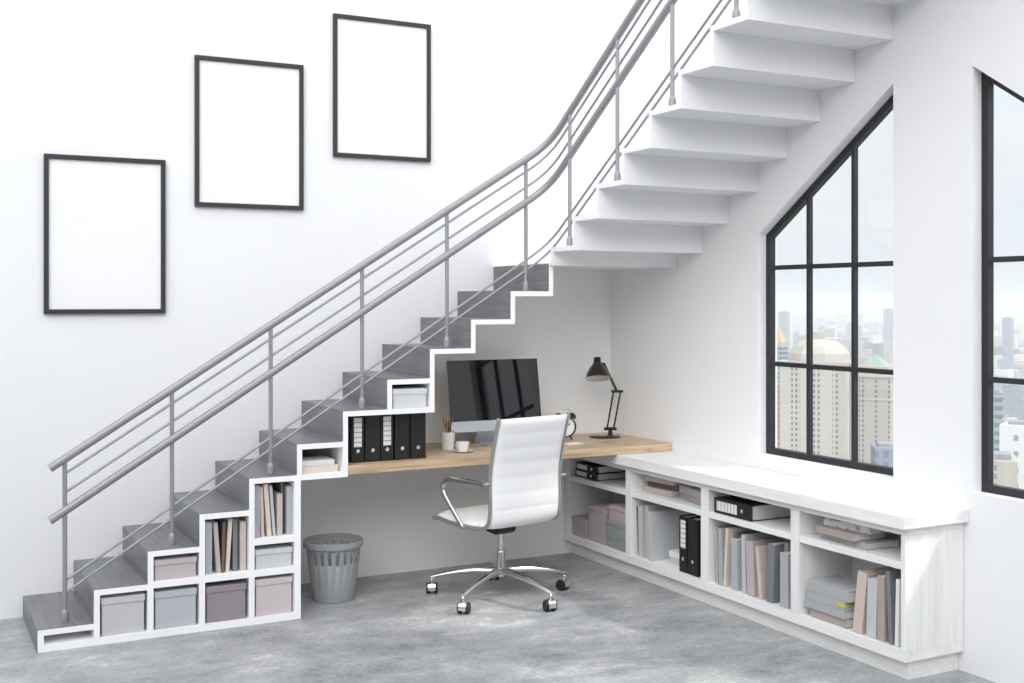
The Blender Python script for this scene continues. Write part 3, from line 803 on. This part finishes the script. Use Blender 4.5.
for s in (-1, 1):
    x = s * (HWc + .007)
    v = MB(); rings = []
    for i, p in enumerate(fine):
        a, b = fine[max(i - 1, 0)], fine[min(i + 1, len(fine) - 1)]
        t = Vector((b[0] - a[0], b[1] - a[1])).normalized(); nrm = Vector((-t.y, t.x)); h = .0115
        rings.append([v.b.verts.new((x + dx, p[0] + nrm.x * dn, p[1] + nrm.y * dn)) for dx, dn in ((-.006, -h), (.006, -h), (.006, h), (-.006, h))])
    for A, Bq in zip(rings, rings[1:]):
        for k in range(4): v.b.faces.new((A[k], A[(k + 1) % 4], Bq[(k + 1) % 4], Bq[k]))
    v.b.faces.new(rings[0]); v.b.faces.new(rings[-1][::-1])
    v.build('side_frame', RAILSIDE, ch, bevel=.004)
    xa = s * (HWc + .044)
    arm = smooth_line([(-.215, .668), (-.10, .668), (.03, .664), (.110, .657), (.152, .632), (.160, .600), (.140, .566), (.08, .51), (.015, .452), (-.022, .418)], 5)
    MB().tube([(xa, p[0], p[1]) for p in arm], .0135, 10, flat=(.8, 1.1)).build('armrest', CHROME, ch, smooth=True, auto=True)
    for (f, z) in ((-.210, .668), (-.020, .424)):
        MB().tube([(x + s * .008, f, z), (xa + s * .006, f, z)], .0085, 10).build('arm_bracket', CHROME, ch, smooth=True, auto=True)
v = MB(); v.prism([(-.06, .400), (.12, .400), (.12, .386), (.08, .362), (-.03, .352), (-.055, .366)], 'x', -.062, .062); v.build('tilt_mechanism', BLACKP, ch, bevel=.006)
MB().box(-.10, .10, -.055, -.030, .392, .4015).build('cross_bar', BLACKP, ch, bevel=.003)
MB().box(-.14, .14, .055, .085, .392, .4015).build('cross_bar', BLACKP, ch, bevel=.003)
MB().lathe([(0, .25), (.015, .25), (.015, .36), (0, .36)], 20).build('gas_lift', CHROME, ch, smooth=True, auto=True)
MB().lathe([(0, .118), (.022, .118), (.026, .130), (.027, .165), (.0245, .172), (.0235, .252), (.0215, .256), (0, .256)], 24).build('column_sleeve', CHROME, ch, smooth=True, auto=True)
cas = None
for k in range(5):
    a = math.radians(140.8 - 11 + 72 * k); d = Vector((math.cos(a), math.sin(a), 0)); r0, r1 = .018, .393
    v = MB(); path = [d * (r0 + (r1 - r0) * t) + Vector((0, 0, .148 - .052 * t ** 1.6 + .006 * math.sin(PI * t))) for t in [i / 8 for i in range(9)]]
    v.tube(path, [.027 - .011 * i / 8 for i in range(9)], 10, flat=(.95, .8)); v.build('base_leg', CHROME, ch, smooth=True, auto=True)
    tip = d * (r1 - .004)
    yaw = [0, -.3, .45, .95, 0][k] + math.radians(-38.7)
    M = Matrix.Translation(tip) @ Matrix.Rotation(yaw, 4, 'Z')
    c = D.objects.new('caster', None); COL.objects.link(c); c.parent = ch; c.matrix_local = M; c.empty_display_size = .02
    MB().tube([(0, 0, .05), (0, 0, .096)], .0065, 10).build('stem', CHROME, c, smooth=True)
    for s in (-1, 1):
        MB().lathe([(0, s * .0125), (.027, s * .0125), (.030, s * .015), (.030, s * .026), (.027, s * .030), (0, s * .030)], 24, Matrix.Translation((0, .012, .030)) @ Matrix.Rotation(PI / 2, 4, 'Y')).build('wheel', BLACKP, c, smooth=True, auto=True)
    hood = [(math.cos(t) * .035, math.sin(t) * .035) for t in [PI * (.16 + .92 * i / 12) for i in range(13)]]
    pr = [(p[0] + .012, p[1] + .031) for p in hood] + [(p[0] * .86 + .012, p[1] * .86 + .031) for p in hood[::-1]]
    MB().prism(pr, 'x', -.0205, .0205).build('hood', CHROME, c, smooth=True, auto=True)

# ------------------------------------------------------------------ city beyond the windows
GZ = -200.0
def sight(u, dist, v=None):
    """ground point at a real distance along a compass direction from the loft."""
    d = FWD * 1160 + RGT * (u - 512); d = d / 1160
    p = EYE + d * dist
    return Vector((p.x, p.y, GZ if v is None else EYE.z + (300 - v) / 1160 * dist))
gm = D.materials.new('city_ground'); gm.use_nodes = True
def ground_nodes():
    nt = gm.node_tree; L = nt.links.new; b = nt.nodes['Principled BSDF']; b.inputs['Roughness'].default_value = .9
    tc = nt.nodes.new('ShaderNodeTexCoord')
    v = nt.nodes.new('ShaderNodeTexVoronoi'); v.inputs['Scale'].default_value = .008; L(tc.outputs['Object'], v.inputs['Vector'])
    r = nt.nodes.new('ShaderNodeValToRGB'); e = r.color_ramp.elements
    e[0].color = (*rgb(120, 124, 122), 1); e[1].color = (*rgb(186, 184, 180), 1)
    sp = nt.nodes.new('ShaderNodeSeparateColor'); L(v.outputs['Color'], sp.inputs[0]); L(sp.outputs[0], r.inputs['Fac']); L(r.outputs[0], b.inputs['Base Color'])
ground_nodes()
struct('city_ground', MB().box(-30000, 60000, -50000, 60000, GZ - 5, GZ), gm, label='pale grey city ground far below the windows')

FM = [facade_mat('facade_stone', rgb(176, 170, 162), rgb(126, 126, 128), 1.9, 2.2, .5, .6, bay=6.2),
      facade_mat('facade_pale', rgb(186, 181, 174), rgb(128, 131, 136), 1.6, 2.0, .5, .6, bay=7.4),
      facade_mat('facade_brick', rgb(178, 136, 122), rgb(120, 116, 116), 3, 3, .4, .5),
      facade_mat('facade_grey', rgb(158, 160, 164), rgb(104, 128, 138), 60, 3.0, 1.1, .5),
      facade_mat('facade_white', rgb(206, 206, 206), rgb(134, 154, 160), 5, 4.5, .25, .35),
      facade_mat('facade_blue', rgb(140, 148, 158), rgb(116, 126, 140), 3.5, 4.0, .5, .6)]
STONE = mat('pale_stone', rgb(182, 177, 169), .85, amt=.06, scale=(.2, .2, .2), spec=.1)
COPPER = mat('green_copper', rgb(150, 166, 154), .7, amt=.06, scale=(.3, .3, .3), spec=.2)
GOLD = mat('gilded_roof', rgb(196, 172, 132), .5, amt=.06, scale=(.3, .3, .3))
ROOFG = mat('grey_roof_felt', rgb(150, 152, 154), .9, amt=.1, scale=(.1, .1, .1), spec=.1)
TEAL = mat('teal_copper', rgb(146, 178, 182), .7, amt=.06, scale=(.3, .3, .3), spec=.2)
AZ = math.atan2(FWD.y, FWD.x)

def pyramid(mb, w, d, z0, z1, top=.02):
    return mb._add([(-w, -d, z0), (w, -d, z0), (w, d, z0), (-w, d, z0), (-w * top, -d * top, z1), (w * top, -d * top, z1), (w * top, d * top, z1), (-w * top, d * top, z1)],
                   [(0, 1, 5, 4), (1, 2, 6, 5), (2, 3, 7, 6), (3, 0, 4, 7), (4, 5, 6, 7), (0, 3, 2, 1)])
def tower(name, label, u, dist, wpx, vtop, ratio, m, crown=None, yaw=.2, group='towers outside the windows'):
    p = sight(u, dist); w = wpx / 1160 * dist / 2 * .9; d = w * ratio
    t = thing(name, label, 'tower', p, yaw, group)
    H = sight(u, dist, vtop).z - GZ
    MB().box(-w, w, -d, d, 0, H).build('shaft', m, t)
    for nm, mm, fn in (crown(w, d, H) if crown else [('roof_slab', ROOFG, lambda b: b.box(-w * .6, w * .5, -d * .6, d * .6, H, H + w * .2))]):
        b = MB(); fn(b); b.build(nm, mm, t)
    return t
def dome_crown(w, d, H):
    def barrel(b):
        b.lathe([(w * .98, H), (w * .96, H + w * .22), (w * .80, H + w * .44), (w * .56, H + w * .60), (w * .30, H + w * .66), (0, H + w * .68)], 8, Matrix.Rotation(PI / 8, 4, 'Z'))
    return [('cornice', STONE, lambda b: b.box(-w * 1.05, w * 1.05, -d * 1.05, d * 1.05, H - w * .1, H + .01)), ('domed_roof', STONE, barrel),
            ('lantern', STONE, lambda b: b.box(-w * .16, w * .16, -d * .16, d * .16, H + w * .6, H + w * .9)),
            ('centre_bay', FM[0], lambda b: b.box(-w * .30, w * .30, -d * 1.06, d * 1.06, 0, H - w * .1 - .01)),
            ('corner_pier', STONE, lambda b: b.box(w * .82, w * 1.03, -d * 1.03, -d * .82, 0, H - w * .1 - .01)),
            ('corner_pier', STONE, lambda b: b.box(-w * 1.03, -w * .82, -d * 1.03, -d * .82, 0, H - w * .1 - .01))]
def copper_crown(w, d, H):
    return [('cornice', STONE, lambda b: b.box(-w * 1.08, w * 1.08, -d * 1.08, d * 1.08, H - w * .12, H + .01)),
            ('attic', STONE, lambda b: b.box(-w * .8, w * .8, -d * .8, d * .8, H, H + w * .45)),
            ('lower_cornice', STONE, lambda b: b.box(-w * 1.06, w * 1.06, -d * 1.06, d * 1.06, H - w * 1.3, H - w * 1.18)),
            ('copper_roof', COPPER, lambda b: pyramid(b, w * .62, d * .62, H + w * .45, H + w * 1.05))]
def spire_crown(w, d, H):
    return [('belfry', STONE, lambda b: b.box(-w * .8, w * .8, -d * .8, d * .8, H, H + w * .7)), ('gilded_spire', GOLD, lambda b: pyramid(b, w * .85, d * .85, H + w * .7, H + w * 3.4))]
def teal_crown(w, d, H):
    return [('teal_dome', TEAL, lambda b: b.lathe([(w * 1.0, H), (w * .96, H + w * .5), (w * .7, H + w * 1.0), (w * .3, H + w * 1.3), (0, H + w * 1.4)], 20))]
tower('stone_tower', 'pale stone tower with eight sided domed roof filling the middle panes', 819, 430, 70, 360, 1.0, FM[1], dome_crown, .62)
tower('copper_roofed_tower', 'stone tower with green copper pyramid roof beside the domed stone tower', 876, 520, 42, 374, 1.0, FM[0], copper_crown, .5)
tower('spired_tower', 'slim tower with a gilded spire behind the domed stone tower', 779, 720, 14, 347, 1.0, FM[3], spire_crown, .4)
tower('brick_block', 'red brick block with pale cornice below the gilded spire', 780, 610, 24, 385, 1.2, FM[2], None, .3)
tower('domed_hall', 'low hall with a teal dome at the foot of the towers', 847, 640, 18, 452, 1.0, FM[0], teal_crown, .3)
tower('slab_block', 'flat roofed grey blue slab in front of the copper roofed tower', 884, 400, 40, 446, .6, FM[5], None, .9)
tower('striped_office_block', 'grey striped office block seen through the nearer window', 994, 420, 22, 392, .8, FM[3], None, .6)
tower('white_block', 'plain white block with small windows seen through the nearer window', 1020, 330, 36, 424, 1.0, FM[4], None, .5)
tower('stone_terrace', 'low stone apartment terrace below the white block', 1002, 300, 60, 458, .5, FM[0], None, .7)
tower('distant_tower', 'blue glass tower far off on the hazy horizon beside the window frame', 784, 3300, 9, 312, 1.0, FM[5], None, .3)
tower('distant_tower', 'blue glass tower far off above the copper roof', 889, 3600, 9, 309, 1.0, FM[5], None, .3)
tower('distant_tower', 'blue glass tower far off behind the striped office block', 1008, 2500, 9, 318, 1.0, FM[5], None, .3)

rnd = random.Random(11)
def fits(u, dist, used):
    return all(abs(u - a) > 1160 * 42 / dist or abs(dist - b) > 70 for a, b in used)
used = [(819, 430), (876, 520), (779, 720), (780, 610), (847, 640), (884, 400), (994, 420), (1020, 330), (1002, 300), (784, 3300), (889, 3600), (1008, 2500)]
kinds = [('blocky pale apartment block', FM[1]), ('stone fronted office block', FM[0]), ('brick fronted block', FM[2]), ('grey banded block', FM[3]), ('plain white block', FM[4]), ('blue grey block', FM[5])]
protos = {}
count = 0
while count < 150:
    dist = rnd.uniform(750, 2600) ; u = rnd.uniform(690, 1180)
    if not fits(u, dist, used): continue
    used.append((u, dist)); k = rnd.randrange(6); nm, m = kinds[k]
    key = (k, rnd.randrange(3))
    if key not in protos:
        w, d, H = rnd.uniform(9, 15), rnd.uniform(9, 14), rnd.uniform(22, 80)
        t = thing('city_block', nm + ' among many in the hazy city', 'building', (0, 0, GZ), 0, 'city blocks, ' + nm)
        MB().box(-w, w, -d, d, 0, H).build('block', m, t)
        MB().box(-w * .4, w * .3, -d * .4, d * .4, H, H + 4).build('roof_house', ROOFG, t)
        protos[key] = t
    else:
        t = copy_tree(protos[key])
    p = sight(u, dist); t.location = p; t.rotation_euler = (0, 0, .35 + rnd.choice((0, PI / 2)) + rnd.uniform(-.08, .08))
    count += 1
# everything farther out: nobody could count it
far = MB()
fm = D.materials.new('distant_rooftops'); fm.use_nodes = True
def far_nodes():
    nt = fm.node_tree; L = nt.links.new; b = nt.nodes['Principled BSDF']; b.inputs['Roughness'].default_value = .9
    g = nt.nodes.new('ShaderNodeNewGeometry'); r = nt.nodes.new('ShaderNodeValToRGB'); e = r.color_ramp.elements
    e[0].color = (*rgb(84, 86, 92), 1); e[1].color = (*rgb(214, 210, 204), 1); k = e.new(.5); k.color = (*rgb(146, 138, 132), 1)
    L(g.outputs['Random Per Island'], r.inputs['Fac']); L(r.outputs[0], b.inputs['Base Color'])
far_nodes()
for i in range(7000):
    dist = 2720 * (1 + 5 * rnd.random() ** 1.6); u = rnd.uniform(640, 1240)
    if not all(abs(u - a) > 1160 * 75 / dist or abs(dist - b) > 90 for a, b in used[9:12]): continue
    p = sight(u, dist); s = rnd.uniform(12, 34); h = rnd.uniform(10, 38) if rnd.random() < .93 else rnd.uniform(45, 100)
    a = .35 + rnd.choice((0, PI / 2))
    far.box(-s, s, -s * .6, s * .6, 0, h, Matrix.Translation(p) @ Matrix.Rotation(a, 4, 'Z'))
for i in range(2200):
    dist = rnd.uniform(650, 2500); u = rnd.uniform(650, 1230)
    if not all(abs(u - a) > 1160 * 48 / dist or abs(dist - b) > 75 for a, b in used): continue
    p = sight(u, dist); s = rnd.uniform(6, 13)
    far.box(-s, s, -s * .7, s * .7, 0, rnd.uniform(8, 26), Matrix.Translation(p) @ Matrix.Rotation(.35 + rnd.choice((0, PI / 2)), 4, 'Z'))
tag(far.build('city_rooftops', fm), 'endless low rooftops spreading to the horizon', 'rooftops', None, 'stuff')
# haze lying over the city
hz = D.materials.new('city_haze'); hz.use_nodes = True
nt = hz.node_tree; nt.nodes.remove(nt.nodes['Principled BSDF'])
vs_ = nt.nodes.new('ShaderNodeVolumeScatter'); vs_.inputs['Color'].default_value = (.80, .825, .855, 1); vs_.inputs['Density'].default_value = .00022
va_ = nt.nodes.new('ShaderNodeVolumeAbsorption'); va_.inputs['Color'].default_value = (.80, .825, .855, 1); va_.inputs['Density'].default_value = .00022
av_ = nt.nodes.new('ShaderNodeAddShader'); nt.links.new(vs_.outputs[0], av_.inputs[0]); nt.links.new(va_.outputs[0], av_.inputs[1])
nt.links.new(av_.outputs[0], nt.nodes['Material Output'].inputs['Volume'])
tag(MB().box(180, 30000, -20000, 30000, GZ - 2, 30).build('haze', hz), 'pale blue haze lying over the distant city', 'haze', None, 'stuff')

# ------------------------------------------------------------------ light: overcast bright sky and a soft sun from beyond the windows
w = D.worlds.new('sky'); SC.world = w; w.use_nodes = True
nt = w.node_tree; L = nt.links.new; bg = nt.nodes['Background']
tc = nt.nodes.new('ShaderNodeTexCoord'); sp = nt.nodes.new('ShaderNodeSeparateXYZ'); L(tc.outputs['Generated'], sp.inputs[0])
rp = nt.nodes.new('ShaderNodeValToRGB'); e = rp.color_ramp.elements
e[0].position = 0; e[0].color = (.93, .94, .95, 1); e[1].position = 1; e[1].color = (1.7, 1.74, 1.8, 1); k = e.new(.12); k.color = (.93, .95, .97, 1); k = e.new(.35); k.color = (1.2, 1.23, 1.27, 1)
L(sp.outputs[2], rp.inputs['Fac'])
mp = nt.nodes.new('ShaderNodeMapping'); mp.inputs['Scale'].default_value = (2.2, 2.2, 7); L(tc.outputs['Generated'], mp.inputs[0])
nz = nt.nodes.new('ShaderNodeTexNoise'); nz.inputs['Scale'].default_value = 1.6; nz.inputs['Detail'].default_value = 5; L(mp.outputs[0], nz.inputs['Vector'])
cr = nt.nodes.new('ShaderNodeValToRGB'); cr.color_ramp.elements[0].position = .42; cr.color_ramp.elements[1].position = .62; L(nz.outputs['Fac'], cr.inputs['Fac'])
mx = nt.nodes.new('ShaderNodeMix'); mx.data_type = 'RGBA'; mx.blend_type = 'MULTIPLY'; mx.inputs[0].default_value = 1
cr.color_ramp.elements[0].color = (.93, .965, 1, 1); cr.color_ramp.elements[1].color = (1.04, 1.03, 1.02, 1)
L(rp.outputs[0], mx.inputs[6]); L(cr.outputs[0], mx.inputs[7]); # broad bright sky lobe, added high in front of the stairs as fill light
nv = nt.nodes.new('ShaderNodeVectorMath'); nv.operation = 'NORMALIZE'; L(tc.outputs['Generated'], nv.inputs[0])
dp = nt.nodes.new('ShaderNodeVectorMath'); dp.operation = 'DOT_PRODUCT'; L(nv.outputs[0], dp.inputs[0])
dp.inputs[1].default_value = Vector((-.56, -.66, .50)).normalized()
mxx = nt.nodes.new('ShaderNodeMath'); mxx.operation = 'MAXIMUM'; L(dp.outputs['Value'], mxx.inputs[0]); mxx.inputs[1].default_value = 0
pw = nt.nodes.new('ShaderNodeMath'); pw.operation = 'POWER'; L(mxx.outputs[0], pw.inputs[0]); pw.inputs[1].default_value = 10
ml = nt.nodes.new('ShaderNodeVectorMath'); ml.operation = 'SCALE'; ml.inputs[0].default_value = (4.4, 4.36, 4.3); L(pw.outputs[0], ml.inputs['Scale'])
ad = nt.nodes.new('ShaderNodeVectorMath'); ad.operation = 'ADD'; L(mx.outputs[2], ad.inputs[0]); L(ml.outputs[0], ad.inputs[1])
L(ad.outputs[0], bg.inputs['Color']); bg.inputs['Strength'].default_value = 1.0

sun = D.lights.new('sun', 'SUN'); so = D.objects.new('sun', sun); COL.objects.link(so)
so.rotation_euler = Vector((-.76, .49, -1)).to_track_quat('-Z', 'Y').to_euler()
sun.energy = 2.6; sun.angle = math.radians(6); sun.color = (1, .97, .93)

SC.view_settings.view_transform = 'Standard'; SC.view_settings.look = 'None'
SC.view_settings.gamma = 1; SC.view_settings.use_curve_mapping = False
SC.view_settings.exposure = 0.0
SC.cycles.max_bounces = 10; SC.cycles.diffuse_bounces = 6; SC.cycles.volume_bounces = 1; SC.cycles.transparent_max_bounces = 12
SC.cycles.use_denoising = True
